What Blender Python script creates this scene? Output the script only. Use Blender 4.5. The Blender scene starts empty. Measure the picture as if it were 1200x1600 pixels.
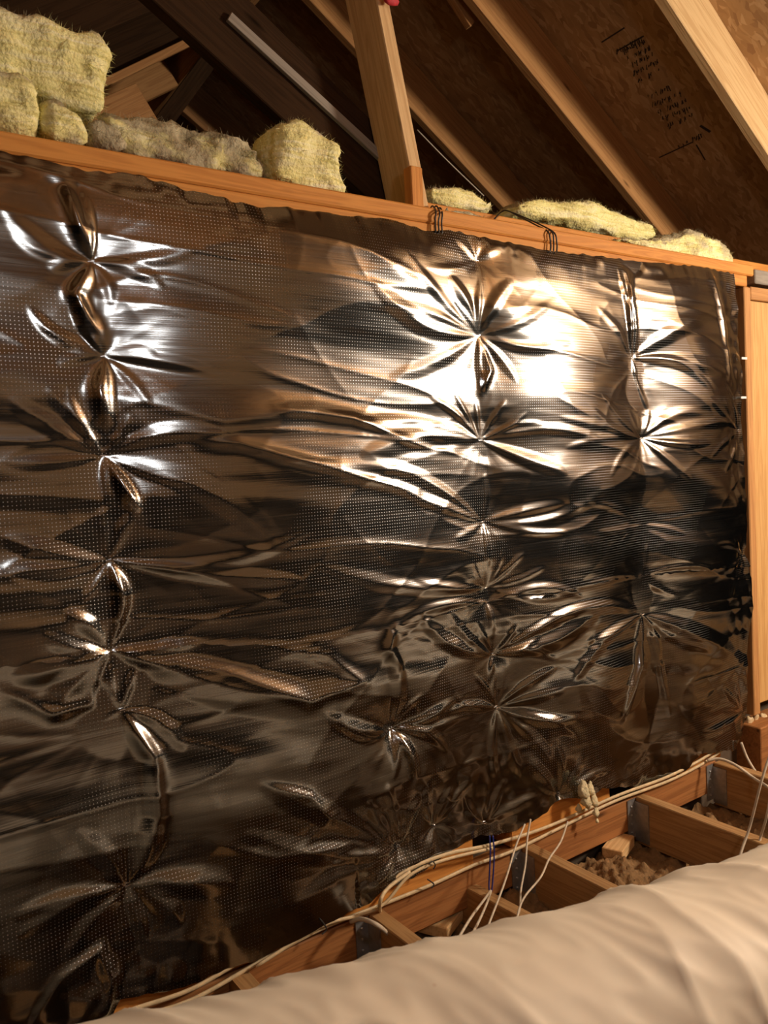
import bpy, bmesh, math, random
import numpy as np
from mathutils import Vector, Matrix, noise as mnoise

random.seed(7)
rng = np.random.RandomState(11)
SC = bpy.context.scene
COL = SC.collection
EYE = 1.2                      # lens height above the lowest floor level, metres

# ------------------------------------------------------------------ camera
FPX = 1249.4
YAW, PITCH, ROLL = [math.radians(a) for a in (34.94876, -3.45050, 2.99079)]
def _rot():
    ca, sa, cb, sb, cg, sg = math.cos(YAW), math.sin(YAW), math.cos(PITCH), math.sin(PITCH), math.cos(ROLL), math.sin(ROLL)
    f = np.array([sa*cb, ca*cb, sb]); r = np.array([ca, -sa, 0.0]); d = np.cross(f, r)
    return np.array([cg*r + sg*d, -sg*r + cg*d, f])
RM = _rot()
cam_data = bpy.data.cameras.new('camera')
cam = bpy.data.objects.new('camera', cam_data); COL.objects.link(cam)
m = Matrix(((RM[0][0], -RM[1][0], -RM[2][0], 0), (RM[0][1], -RM[1][1], -RM[2][1], 0), (RM[0][2], -RM[1][2], -RM[2][2], EYE), (0, 0, 0, 1)))
cam.matrix_world = m
cam_data.sensor_fit = 'VERTICAL'; cam_data.sensor_height = 36.0
cam_data.lens = FPX*36.0/1600.0
cam_data.clip_start = 0.02
cam_data.dof.use_dof = True
cam_data.dof.focus_distance = 2.1
cam_data.dof.aperture_fstop = 6.5
SC.camera = cam

# ------------------------------------------------------------------ world, lights, exposure
w = bpy.data.worlds.new('attic_dark'); SC.world = w; w.use_nodes = True
w.node_tree.nodes['Background'].inputs[0].default_value = (0.9, 0.75, 0.6, 1)
w.node_tree.nodes['Background'].inputs[1].default_value = 0.002
def lamp(name, loc, watts, colour, size):
    l = bpy.data.lights.new(name, 'POINT'); l.energy = watts; l.color = colour; l.shadow_soft_size = size
    o = bpy.data.objects.new(name, l); o.location = (loc[0], loc[1], loc[2]+EYE); COL.objects.link(o); return o
LAMP = (3.2, -0.3, 0.64)
lamp('work_lamp_light', LAMP, 215, (1.0, 0.85, 0.68), 0.15)
lamp('fill_light', (0.60, -0.42, 0.60), 13, (0.97, 0.95, 0.95), 0.09)  # unseen fill light near the camera, added to brighten the left side
SC.view_settings.view_transform = 'Standard'; SC.view_settings.look = 'None'
SC.view_settings.gamma = 1.0; SC.view_settings.use_curve_mapping = False
SC.view_settings.exposure = 0.12

# ------------------------------------------------------------------ helpers
def at(px, py, Y):
    """the point on the vertical plane y = Y (metres) seen at that place of the photograph, eye-relative"""
    r = RM.T @ np.array([(px-600)/FPX, (py-800)/FPX, 1.0]); return r*Y/r[1]
def atz(px, py, Z):
    r = RM.T @ np.array([(px-600)/FPX, (py-800)/FPX, 1.0]); return r*Z/r[2]
def up(p): return Vector((p[0], p[1], p[2]+EYE))
def tag(o, label=None, cat=None, group=None, kind=None):
    if label: o['label'] = label
    if cat: o['category'] = cat
    if group: o['group'] = group
    if kind: o['kind'] = kind
    return o
def link(name, me, mat, parent=None, loc=(0, 0, 0)):
    o = bpy.data.objects.new(name, me); COL.objects.link(o); o.location = loc
    if mat: me.materials.append(mat)
    if parent: o.parent = parent
    return o
def empty(name, loc):
    o = bpy.data.objects.new(name, None); o.location = loc; o.empty_display_size = .05; COL.objects.link(o); return o
def obj_bm(name, bm, mat, parent=None, smooth=False):
    me = bpy.data.meshes.new(name); bm.to_mesh(me); bm.free()
    if smooth:
        for p in me.polygons: p.use_smooth = True
    return link(name, me, mat, parent)
def timber(name, p0, p1, wy, dn, mat, parent=None, nrm=None, bev=.0025, cut0=None, cut1=None):
    """a sawn board: local X runs p0->p1 (eye-relative centre line), wy its thickness, dn its depth along nrm"""
    a, b = up(p0), up(p1); d = b-a; L = d.length; X = d.normalized()
    N = Vector(nrm) if nrm is not None else Vector((0, 0, 1))
    N = (N - X*N.dot(X)).normalized(); Yv = N.cross(X).normalized()
    bm = bmesh.new()
    bmesh.ops.create_cube(bm, size=1)
    for v in bm.verts:
        v.co = Vector((v.co.x*L, v.co.y*wy, v.co.z*dn))
    if cut0:   # slide one end's lower edge
        for v in bm.verts:
            if v.co.x < 0 and v.co.z < 0: v.co.x += cut0
    if cut1:
        for v in bm.verts:
            if v.co.x > 0 and v.co.z < 0: v.co.x += cut1
    if bev: bmesh.ops.bevel(bm, geom=bm.edges[:], offset=bev, segments=1, affect='EDGES')
    o = obj_bm(name, bm, mat, parent)
    R = Matrix((X, Yv, N)).transposed().to_4x4()
    o.matrix_world = Matrix.Translation((a+b)/2) @ R
    return o
def box(name, lo, hi, mat, parent=None, bev=.002):
    c = [(lo[i]+hi[i])/2 for i in range(3)]
    s = [hi[i]-lo[i] for i in range(3)]
    ax = max(range(3), key=lambda i: s[i])
    p0 = list(c); p1 = list(c); p0[ax] = lo[ax]; p1[ax] = hi[ax]
    if ax == 0: return timber(name, p0, p1, s[1], s[2], mat, parent, (0, 0, 1), bev)
    if ax == 1: return timber(name, p0, p1, s[0], s[2], mat, parent, (0, 0, 1), bev)
    return timber(name, p0, p1, s[0], s[1], mat, parent, (0, 1, 0), bev)
def smooth_path(pts, n=10):
    pts = [Vector(p) for p in pts]
    if len(pts) < 3: 
        return [pts[0].lerp(pts[-1], i/8) for i in range(9)]
    P = [pts[0]*2-pts[1]] + pts + [pts[-1]*2-pts[-2]]; out = []
    for i in range(1, len(P)-2):
        for k in range(n):
            t = k/n; a, b, c, d = P[i-1], P[i], P[i+1], P[i+2]
            out.append(.5*((2*b)+(c-a)*t+(2*a-5*b+4*c-d)*t*t+(3*b-a-3*c+d)*t**3))
    out.append(pts[-1]); return out
def tube(name, pts, r, mat, parent=None, seg=8, flat=1.0):
    """a swept round (or oval) cable through eye-relative points"""
    P = [up(p) for p in smooth_path(pts)]
    bm = bmesh.new(); rings = []
    for i, p in enumerate(P):
        t = (P[min(i+1, len(P)-1)]-P[max(i-1, 0)]).normalized()
        s = t.cross(Vector((0, 1, 0)))
        if s.length < .1: s = t.cross(Vector((1, 0, 0)))
        s.normalize(); u = s.cross(t)
        rings.append([bm.verts.new(p + s*math.cos(2*math.pi*k/seg)*r + u*math.sin(2*math.pi*k/seg)*r*flat) for k in range(seg)])
    for a, b in zip(rings, rings[1:]):
        for k in range(seg): bm.faces.new((a[k], a[(k+1) % seg], b[(k+1) % seg], b[k]))
    bm.faces.new(rings[0][::-1]); bm.faces.new(rings[-1])
    return obj_bm(name, bm, mat, parent, True)

# ------------------------------------------------------------------ materials
def newmat(name):
    m = bpy.data.materials.new(name); m.use_nodes = True
    nt = m.node_tree; return m, nt, nt.nodes['Principled BSDF']
def N(nt, t, **kw):
    n = nt.nodes.new(t)
    for k, v in kw.items(): setattr(n, k, v)
    return n
def ramp(nt, fac, stops):
    r = N(nt, 'ShaderNodeValToRGB'); e = r.color_ramp.elements
    while len(e) < len(stops): e.new(.5)
    for i, (p, c) in enumerate(stops): e[i].position = p; e[i].color = (*c, 1)
    nt.links.new(fac, r.inputs[0]); return r.outputs[0]
def wood(name, light, dark, rough=.65, knots=True, spec=.3):
    m, nt, b = newmat(name); L = nt.links
    tc = N(nt, 'ShaderNodeTexCoord'); oi = N(nt, 'ShaderNodeObjectInfo')
    cmb = N(nt, 'ShaderNodeCombineXYZ'); mul = N(nt, 'ShaderNodeMath', operation='MULTIPLY'); mul.inputs[1].default_value = 37
    L.new(oi.outputs['Random'], mul.inputs[0])
    for i in range(3): L.new(mul.outputs[0], cmb.inputs[i])
    add = N(nt, 'ShaderNodeVectorMath', operation='ADD'); L.new(tc.outputs['Object'], add.inputs[0]); L.new(cmb.outputs[0], add.inputs[1])
    mp = N(nt, 'ShaderNodeMapping'); mp.inputs['Scale'].default_value = (1.2, 22, 22); L.new(add.outputs[0], mp.inputs[0])
    n1 = N(nt, 'ShaderNodeTexNoise'); n1.inputs['Scale'].default_value = 1.6; n1.inputs['Detail'].default_value = 4; n1.inputs['Distortion'].default_value = 1.2
    L.new(mp.outputs[0], n1.inputs[0])
    mp2 = N(nt, 'ShaderNodeMapping'); mp2.inputs['Scale'].default_value = (4, 220, 220); L.new(add.outputs[0], mp2.inputs[0])
    n2 = N(nt, 'ShaderNodeTexNoise'); n2.inputs['Scale'].default_value = 1; n2.inputs['Detail'].default_value = 2; L.new(mp2.outputs[0], n2.inputs[0])
    wv = N(nt, 'ShaderNodeMath', operation='MULTIPLY'); wv.inputs[1].default_value = 26; L.new(n1.outputs[0], wv.inputs[0])
    sn = N(nt, 'ShaderNodeMath', operation='SINE'); L.new(wv.outputs[0], sn.inputs[0])
    mr = N(nt, 'ShaderNodeMapRange'); mr.inputs['From Min'].default_value = -1; L.new(sn.outputs[0], mr.inputs[0])
    mx = N(nt, 'ShaderNodeMix', data_type='FLOAT'); mx.inputs[0].default_value = .6; L.new(mr.outputs[0], mx.inputs[2]); L.new(n2.outputs[0], mx.inputs[3])
    mid = tuple((a*.6+c*.4) for a, c in zip(light, dark))
    c = ramp(nt, mx.outputs[0], [(.05, dark), (.4, mid), (.7, light)])
    if knots:
        mp3 = N(nt, 'ShaderNodeMapping'); mp3.inputs['Scale'].default_value = (3.2, 14, 14); L.new(add.outputs[0], mp3.inputs[0])
        vo = N(nt, 'ShaderNodeTexVoronoi'); vo.inputs['Scale'].default_value = 1.0; vo.inputs['Randomness'].default_value = 1; L.new(mp3.outputs[0], vo.inputs[0])
        k = ramp(nt, vo.outputs['Distance'], [(.03, (1, 1, 1)), (.12, (0, 0, 0))])
        mc = N(nt, 'ShaderNodeMix', data_type='RGBA'); L.new(k, mc.inputs[0]); L.new(c, mc.inputs[6]); mc.inputs[7].default_value = (*[d*.45 for d in dark], 1); c = mc.outputs[2]
    L.new(c, b.inputs['Base Color']); b.inputs['Roughness'].default_value = rough; b.inputs['Specular IOR Level'].default_value = spec
    bp = N(nt, 'ShaderNodeBump'); bp.inputs['Strength'].default_value = .25; bp.inputs['Distance'].default_value = .002
    L.new(mx.outputs[0], bp.inputs['Height']); L.new(bp.outputs[0], b.inputs['Normal'])
    return m
M = {}
M['plate'] = wood('orange_fir', (.66, .29, .065), (.46, .17, .033))
M['pale'] = wood('pale_pine', (.70, .48, .24), (.50, .29, .12))
M['honey'] = wood('honey_pine', (.62, .37, .14), (.44, .22, .07))
M['rafter'] = wood('rafter_fir', (.52, .27, .10), (.34, .15, .05))
M['brown'] = wood('aged_fir', (.40, .20, .075), (.22, .09, .03))
M['beam'] = wood('floor_beam_fir', (.36, .155, .05), (.20, .075, .022))
M['joist'] = wood('joist_pine', (.42, .25, .105), (.25, .125, .045))
M['mid_shade'] = wood('mid_shade_fir', (.22, .12, .06), (.12, .06, .025))  # unused; darker fir toned for the shade on the left rafters
M['shaded_wood'] = wood('shaded_fir', (.045, .024, .012), (.024, .013, .007), rough=.85, spec=.04)  # shade under the roof is put into this fir's colour
M['grey'] = wood('weathered_grey', (.30, .265, .22), (.20, .17, .14), knots=False)
def plain(name, col, rough=.6, metal=0, spec=.4, bump=0, bscale=60):
    m, nt, b = newmat(name); L = nt.links
    tc = N(nt, 'ShaderNodeTexCoord'); n = N(nt, 'ShaderNodeTexNoise'); n.inputs['Scale'].default_value = bscale; n.inputs['Detail'].default_value = 4
    L.new(tc.outputs['Object'], n.inputs[0])
    L.new(ramp(nt, n.outputs[0], [(.3, tuple(c*.8 for c in col)), (.7, tuple(min(1, c*1.12) for c in col))]), b.inputs['Base Color'])
    b.inputs['Roughness'].default_value = rough; b.inputs['Metallic'].default_value = metal; b.inputs['Specular IOR Level'].default_value = spec
    if bump:
        bp = N(nt, 'ShaderNodeBump'); bp.inputs['Strength'].default_value = bump; bp.inputs['Distance'].default_value = .004
        L.new(n.outputs[0], bp.inputs['Height']); L.new(bp.outputs[0], b.inputs['Normal'])
    return m
M['cable'] = plain('cream_cable', (.66, .52, .31), .5)
M['white_wire'] = plain('off_white_wire', (.60, .52, .40), .5)
M['black_wire'] = plain('black_wire', (.035, .033, .032), .45)
M['blue'] = plain('blue_twine', (.03, .045, .28), .5)
M['zinc'] = plain('galvanised_steel', (.42, .43, .44), .45, .8)
M['red'] = plain('red_cloth', (.5, .03, .04), .7)
M['white'] = plain('white_plastic', (.85, .85, .82), .4)
M['staple'] = plain('bright_steel', (.85, .85, .87), .25, 1)
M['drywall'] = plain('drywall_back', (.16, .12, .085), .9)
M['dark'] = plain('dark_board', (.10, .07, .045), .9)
M['loose'] = plain('loose_brown_insulation', (.24, .14, .06), .95, bump=1.0, bscale=90)
def osb():
    m, nt, b = newmat('osb_sheathing'); L = nt.links
    tc = N(nt, 'ShaderNodeTexCoord'); cols = []
    src = tc.outputs['Object']
    nz = N(nt, 'ShaderNodeTexNoise'); nz.inputs['Scale'].default_value = 9; L.new(src, nz.inputs[0])
    wob = N(nt, 'ShaderNodeVectorMath', operation='MULTIPLY_ADD'); L.new(nz.outputs['Color'], wob.inputs[0]); wob.inputs[1].default_value = (.06, .06, .0); L.new(src, wob.inputs[2])
    prev = None
    for i, (rz, sc) in enumerate(((.25, (26, 80, 1)), (-.5, (22, 70, 1)), (1.2, (24, 84, 1)))):
        mp = N(nt, 'ShaderNodeMapping'); mp.inputs['Rotation'].default_value = (0, 0, rz); mp.inputs['Scale'].default_value = sc; mp.inputs['Location'].default_value = (i*3.1, i*1.7, 0)
        L.new(wob.outputs[0], mp.inputs[0])
        vo = N(nt, 'ShaderNodeTexVoronoi'); vo.voronoi_dimensions = '2D'; vo.inputs['Scale'].default_value = 1; L.new(mp.outputs[0], vo.inputs[0])
        sp = N(nt, 'ShaderNodeSeparateColor'); L.new(vo.outputs['Color'], sp.inputs[0])
        c = ramp(nt, sp.outputs[0], [(.0, (.36, .20, .09)), (.2, (.44, .26, .115)), (.65, (.50, .30, .135)), (.95, (.60, .39, .20))])
        if prev is None: prev = c; ph = sp.outputs[1]
        else:
            g = N(nt, 'ShaderNodeMath', operation='GREATER_THAN'); g.inputs[1].default_value = .55; L.new(sp.outputs[1], g.inputs[0])
            mx = N(nt, 'ShaderNodeMix', data_type='RGBA'); L.new(g.outputs[0], mx.inputs[0]); L.new(prev, mx.inputs[6]); L.new(c, mx.inputs[7]); prev = mx.outputs[2]
    nb = N(nt, 'ShaderNodeTexNoise'); nb.inputs['Scale'].default_value = 2.2; nb.inputs['Detail'].default_value = 3; L.new(src, nb.inputs[0])
    dk = ramp(nt, nb.outputs[0], [(.3, (.62, .6, .58)), (.65, (1, 1, 1))])
    mm = N(nt, 'ShaderNodeMix', data_type='RGBA', blend_type='MULTIPLY'); mm.inputs[0].default_value = .8; L.new(prev, mm.inputs[6]); L.new(dk, mm.inputs[7])
    L.new(mm.outputs[2], b.inputs['Base Color']); b.inputs['Roughness'].default_value = .7; b.inputs['Specular IOR Level'].default_value = .25
    bp = N(nt, 'ShaderNodeBump'); bp.inputs['Strength'].default_value = .4; bp.inputs['Distance'].default_value = .002
    L.new(mm.outputs[2], bp.inputs['Height']); L.new(bp.outputs[0], b.inputs['Normal'])
    return m
M['osb'] = osb()
def foil():
    m, nt, b = newmat('perforated_foil'); L = nt.links
    tc = N(nt, 'ShaderNodeTexCoord'); uv = tc.outputs['UV']      # metres on the sheet
    # dot grid of perforations
    sep = N(nt, 'ShaderNodeSeparateXYZ'); L.new(uv, sep.inputs[0])
    sq = []
    for i, p in ((0, .0070), (1, .0070)):
        d = N(nt, 'ShaderNodeMath', operation='DIVIDE'); d.inputs[1].default_value = p; L.new(sep.outputs[i], d.inputs[0])
        f = N(nt, 'ShaderNodeMath', operation='FRACT'); L.new(d.outputs[0], f.inputs[0])
        s = N(nt, 'ShaderNodeMath', operation='SUBTRACT'); s.inputs[1].default_value = .5; L.new(f.outputs[0], s.inputs[0])
        q = N(nt, 'ShaderNodeMath', operation='MULTIPLY'); L.new(s.outputs[0], q.inputs[0]); L.new(s.outputs[0], q.inputs[1]); sq.append(q)
    ad = N(nt, 'ShaderNodeMath', operation='ADD'); L.new(sq[0].outputs[0], ad.inputs[0]); L.new(sq[1].outputs[0], ad.inputs[1])
    dot = N(nt, 'ShaderNodeMath', operation='LESS_THAN'); dot.inputs[1].default_value = .015; L.new(ad.outputs[0], dot.inputs[0])
    pm = N(nt, 'ShaderNodeTexNoise'); pm.inputs['Scale'].default_value = 3.2; L.new(uv, pm.inputs[0])
    pr = N(nt, 'ShaderNodeMapRange'); pr.inputs['From Min'].default_value = .42; pr.inputs['From Max'].default_value = .62; L.new(pm.outputs[0], pr.inputs[0])
    dm = N(nt, 'ShaderNodeMath', operation='MULTIPLY'); L.new(dot.outputs[0], dm.inputs[0]); L.new(pr.outputs[0], dm.inputs[1])
    # drawn streaks along the roll
    mp = N(nt, 'ShaderNodeMapping'); mp.inputs['Scale'].default_value = (5, 420, 1); mp.inputs['Rotation'].default_value = (0, 0, .02); L.new(uv, mp.inputs[0])
    st = N(nt, 'ShaderNodeTexNoise'); st.inputs['Scale'].default_value = 1; st.inputs['Detail'].default_value = 3; L.new(mp.outputs[0], st.inputs[0])
    mp2 = N(nt, 'ShaderNodeMapping'); mp2.inputs['Scale'].default_value = (2.4, 30, 1); L.new(uv, mp2.inputs[0])
    st2 = N(nt, 'ShaderNodeTexNoise'); st2.inputs['Scale'].default_value = 1; st2.inputs['Detail'].default_value = 2; L.new(mp2.outputs[0], st2.inputs[0])
    b.inputs['Metallic'].default_value = 1
    mc = N(nt, 'ShaderNodeMix', data_type='RGBA'); L.new(dm.outputs[0], mc.inputs[0]); mc.inputs[6].default_value = (.29, .295, .29, 1); mc.inputs[7].default_value = (.8, .8, .8, 1)
    L.new(mc.outputs[2], b.inputs['Base Color'])
    rr = N(nt, 'ShaderNodeMapRange'); rr.inputs['To Min'].default_value = .09; rr.inputs['To Max'].default_value = .23; L.new(st.outputs[0], rr.inputs[0])
    rm = N(nt, 'ShaderNodeMix', data_type='FLOAT'); L.new(dm.outputs[0], rm.inputs[0]); L.new(rr.outputs[0], rm.inputs[2]); rm.inputs[3].default_value = .45
    L.new(rm.outputs[0], b.inputs['Roughness'])
    b1 = N(nt, 'ShaderNodeBump'); b1.inputs['Strength'].default_value = .22; b1.inputs['Distance'].default_value = .0005; L.new(st.outputs[0], b1.inputs['Height'])
    b2 = N(nt, 'ShaderNodeBump'); b2.inputs['Strength'].default_value = .3; b2.inputs['Distance'].default_value = .002; L.new(st2.outputs[0], b2.inputs['Height']); L.new(b1.outputs[0], b2.inputs['Normal'])
    L.new(b2.outputs[0], b.inputs['Normal'])
    return m
M['foil'] = foil()
def batt_mat():
    m, nt, b = newmat('yellow_fibreglass'); L = nt.links
    tc = N(nt, 'ShaderNodeTexCoord')
    at_ = N(nt, 'ShaderNodeAttribute'); at_.attribute_name = 'skin'
    n = N(nt, 'ShaderNodeTexNoise'); n.inputs['Scale'].default_value = 22; n.inputs['Detail'].default_value = 6; L.new(tc.outputs['Object'], n.inputs[0])
    mp = N(nt, 'ShaderNodeMapping'); mp.inputs['Scale'].default_value = (6, 6, 60); L.new(tc.outputs['Object'], mp.inputs[0])
    n2 = N(nt, 'ShaderNodeTexNoise'); n2.inputs['Scale'].default_value = 1; n2.inputs['Detail'].default_value = 5; n2.inputs['Distortion'].default_value = 1.5; L.new(mp.outputs[0], n2.inputs[0])
    y = ramp(nt, n2.outputs[0], [(.3, (.66, .60, .22)), (.5, (.92, .86, .40)), (.72, (.96, .93, .64))])
    g = ramp(nt, n.outputs[0], [(.35, (.26, .21, .12)), (.65, (.56, .50, .33))])
    ad = N(nt, 'ShaderNodeMath', operation='MULTIPLY_ADD'); L.new(n.outputs[0], ad.inputs[0]); ad.inputs[1].default_value = 1.4; L.new(at_.outputs['Fac'], ad.inputs[2])
    f = N(nt, 'ShaderNodeMapRange'); f.inputs['From Min'].default_value = .95; f.inputs['From Max'].default_value = 1.35; L.new(ad.outputs[0], f.inputs[0])
    mx = N(nt, 'ShaderNodeMix', data_type='RGBA'); L.new(f.outputs[0], mx.inputs[0]); L.new(y, mx.inputs[6]); L.new(g, mx.inputs[7])
    L.new(mx.outputs[2], b.inputs['Base Color']); b.inputs['Roughness'].default_value = .95; b.inputs['Specular IOR Level'].default_value = .1
    n3 = N(nt, 'ShaderNodeTexNoise'); n3.inputs['Scale'].default_value = 110; n3.inputs['Detail'].default_value = 5; L.new(tc.outputs['Object'], n3.inputs[0])
    bp = N(nt, 'ShaderNodeBump'); bp.inputs['Strength'].default_value = .9; bp.inputs['Distance'].default_value = .006; L.new(n3.outputs[0], bp.inputs['Height']); L.new(bp.outputs[0], b.inputs['Normal'])
    return m
M['batt'] = batt_mat()
def duct_mat():
    m, nt, b = newmat('cream_duct_wrap'); L = nt.links
    tc = N(nt, 'ShaderNodeTexCoord')
    n = N(nt, 'ShaderNodeTexNoise'); n.inputs['Scale'].default_value = 5; n.inputs['Detail'].default_value = 4; L.new(tc.outputs['Object'], n.inputs[0])
    c = ramp(nt, n.outputs[0], [(.3, (.72, .64, .51)), (.6, (.80, .73, .59))])
    v = N(nt, 'ShaderNodeTexVoronoi'); v.inputs['Scale'].default_value = 9; L.new(tc.outputs['Object'], v.inputs[0])
    k = ramp(nt, v.outputs['Distance'], [(.02, (1, 1, 1)), (.045, (0, 0, 0))])
    mx = N(nt, 'ShaderNodeMix', data_type='RGBA'); L.new(k, mx.inputs[0]); L.new(c, mx.inputs[6]); mx.inputs[7].default_value = (.66, .53, .40, 1)
    L.new(mx.outputs[2], b.inputs['Base Color']); b.inputs['Roughness'].default_value = .6
    return m
M['duct'] = duct_mat()
M['tuft'] = plain('pale_fibre', (.62, .54, .34), .95, bump=1, bscale=120)

# ------------------------------------------------------------------ roof, walls, floor (the setting)
PX, PZ = 1.615, 1.933              # ridge: where the two undersides meet, eye-relative
TH = math.radians(33.4); T = math.tan(TH)
RD = .184                           # rafter depth
def under_r(x): return PZ - T*(x-PX)
def under_l(x): return PZ - T*(PX-x)
def slab(name, pts, thick, nrm, mat):
    bm = bmesh.new(); n = Vector(nrm).normalized()*thick
    a = [bm.verts.new(up(p)) for p in pts]; b = [bm.verts.new(up(p)+n) for p in pts]
    bm.faces.new(a); bm.faces.new(b[::-1]); k = len(pts)
    for i in range(k): bm.faces.new((a[i], b[i], b[(i+1) % k], a[(i+1) % k]))
    bmesh.ops.recalc_face_normals(bm, faces=bm.faces)
    return obj_bm(name, bm, mat)
def roof(name, sgn):
    """sheathing laid in local coordinates: X down the slope, Y along the ridge"""
    L = 4.2 if sgn > 0 else 4.0
    bm = bmesh.new()
    bmesh.ops.create_cube(bm, size=1)
    for v in bm.verts: v.co = Vector(((v.co.x+.5)*L, v.co.y*14.0, v.co.z*.014+.007))
    o = obj_bm(name, bm, M['osb'])
    X = Vector((sgn*math.cos(TH), 0, -math.sin(TH))); Nn = Vector((sgn*math.sin(TH), 0, math.cos(TH)))
    R = Matrix((X, Nn.cross(X), Nn)).transposed().to_4x4()
    o.matrix_world = Matrix.Translation(up((PX, -1.2, PZ)) + Vector((0, 0, RD/math.cos(TH)))) @ R
    tag(o, kind='structure'); return o
roof_r = roof('ceiling', 1); roof_l = roof('ceiling', -1)
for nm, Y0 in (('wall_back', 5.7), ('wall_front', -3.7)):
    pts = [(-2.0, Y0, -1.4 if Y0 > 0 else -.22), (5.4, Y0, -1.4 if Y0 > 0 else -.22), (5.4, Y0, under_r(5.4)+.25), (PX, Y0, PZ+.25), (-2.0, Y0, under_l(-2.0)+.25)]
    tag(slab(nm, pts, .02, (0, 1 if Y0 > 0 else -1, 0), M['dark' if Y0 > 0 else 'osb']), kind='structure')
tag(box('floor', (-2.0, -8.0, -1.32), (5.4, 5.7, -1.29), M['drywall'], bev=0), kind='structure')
# room beyond the partition: its ceiling board and the sheathing on the far side of the studs
WT = .4*1.5                          # top of the upper top plate
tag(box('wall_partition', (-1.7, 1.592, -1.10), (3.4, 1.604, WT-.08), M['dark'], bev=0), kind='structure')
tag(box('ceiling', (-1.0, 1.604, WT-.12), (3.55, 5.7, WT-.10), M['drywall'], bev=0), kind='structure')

def line_pts(Y0, x0, x1, side):
    f = under_r if side > 0 else under_l
    n = Vector((side*math.sin(TH), 0, math.cos(TH)))*RD/2
    return (x0+n.x, Y0, f(x0)+n.z), (x1+n.x, Y0, f(x1)+n.z), (side*math.sin(TH), 0, math.cos(TH))
def rafter(Y0, x0, x1, side, mat, label, group, name='rafter'):
    a, b, n = line_pts(Y0, x0, x1, side)
    o = timber(name, a, b, .038, RD, mat, nrm=n)
    if label: tag(o, label, 'rafter', group)
    else: tag(o, kind='structure')
    return o
G = 'right-hand roof rafters'
RY = [1.62, 2.205, 2.81, 3.43, 4.05]
labs = ['pale broad rafter crossing the top right corner', 'orange-lit rafter running down to the lumpy batt at the right end',
        'rafter running down behind the leaning post to the flat yellow batt', 'thin far rafter coming down behind the upright yellow chunk',
        'shortest and farthest rafter, seen over the crumpled dirty batt']
mats = [M['pale'], M['rafter'], M['rafter'], M['brown'], M['brown']]
for Y0, lb, mt in zip(RY, labs, mats): rafter(Y0+.019, PX+.02, 4.05, 1, mt, lb, G)
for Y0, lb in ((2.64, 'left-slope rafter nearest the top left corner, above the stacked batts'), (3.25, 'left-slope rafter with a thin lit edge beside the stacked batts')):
    rafter(Y0+.019, PX-.02, -1.2, -1, M['shaded_wood'], lb, 'left-hand roof rafters')
k = 0
for Y0 in (.40, -.21, -.82, -1.43, -2.04, -2.65, -3.26): 
    k += 1; rafter(Y0+.019, PX+.02, 4.5, 1, M['rafter'], None, None, 'unseen_frame_timber_%d' % k)  # unseen rafters over and behind the camera, reflected by the foil
for Y0 in (.81, .20, -.41, -1.02, -1.63, -2.24, -2.85, 3.86, 4.47, 5.08):
    k += 1; rafter(Y0+.019, PX-.02, -1.6, -1, M['rafter'], None, None, 'unseen_frame_timber_%d' % k)  # the remaining left-slope rafters
k += 1; tag(timber('unseen_frame_timber_%d' % k, (PX, -7.9, PZ+.10), (PX, 5.6, PZ+.10), .035, .20, M['brown']), kind='structure')  # ridge board

a = at(300, 62, 3.2); b = at(172, 124, 3.2)  # added strip, stands in for the rafter's lit lower edge
tag(timber('lit_strip', (a[0], 3.215, a[2]), (b[0]-.25, 3.215, b[2]-.17), .02, .03, M['rafter'], nrm=(-.5, 0, .85)), 'narrow strip added for the lit lower edge of the left-slope rafter, beside the stacked batts', 'board')
# stamped grade mark on the sheathing: broken, unreadable ink strokes
def stamp():
    bm = bmesh.new(); R = random.Random(3)
    X = Vector((math.cos(TH), 0, -math.sin(TH))); Nn = Vector((math.sin(TH), 0, math.cos(TH)))
    def on(px, py):
        d = RM.T @ np.array([(px-600)/FPX, (py-800)/FPX, 1.0]); d = Vector(d)
        p0 = Vector((PX, 0, PZ+RD/math.cos(TH)))
        return d*(p0.dot(Nn)/d.dot(Nn))
    def stroke(a, b, wd):
        a = on(*a); b = on(*b); t = (b-a); 
        if t.length < 1e-5: return
        t.normalize(); s = Nn.cross(t)*wd/2; o = -Nn*.0008
        vs = [bm.verts.new(up(q)) for q in (a-s+o, b-s+o, b+s+o, a+s+o)]; bm.faces.new(vs)
    # lines of print run up the slope's width, rows step down along it
    rows = [((965, 78), (1005, 57), 0), ((975, 78), (1012, 60), 1), ((980, 90), (1016, 72), 1), ((985, 100), (1022, 82), 1), ((991, 112), (1030, 93), 1), ((998, 124), (1036, 106), 1),
            ((1012, 150), (1052, 132), 1), ((1020, 162), (1066, 142), 1), ((1028, 174), (1074, 154), 1), ((1036, 184), (1080, 166), 1), ((1044, 194), (1084, 178), 1), ((1060, 228), (1098, 208), 1)]
    for a, b, kind in rows:
        n = 12
        for i in range(n):
            if R.random() < .22: continue
            t0 = i/n; x = a[0]+(b[0]-a[0])*t0; y = a[1]+(b[1]-a[1])*t0
            for q in range(2):
                dx, dy = R.uniform(-1, 3), R.uniform(1, 8)
                stroke((x+R.uniform(-1, 1), y+R.uniform(-3, 1)), (x+dx, y+dy), R.uniform(.002, .005))
    stroke((940, 66), (976, 43), .006); stroke((963, 80), (1006, 56), .006); stroke((1030, 246), (1082, 222), .006); stroke((1088, 226), (1102, 250), .006)
    stroke((1094, 196), (1110, 206), .012)
    return obj_bm('grade_stamp', bm, plain('stamp_ink', (.035, .022, .014), .8), None)
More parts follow.
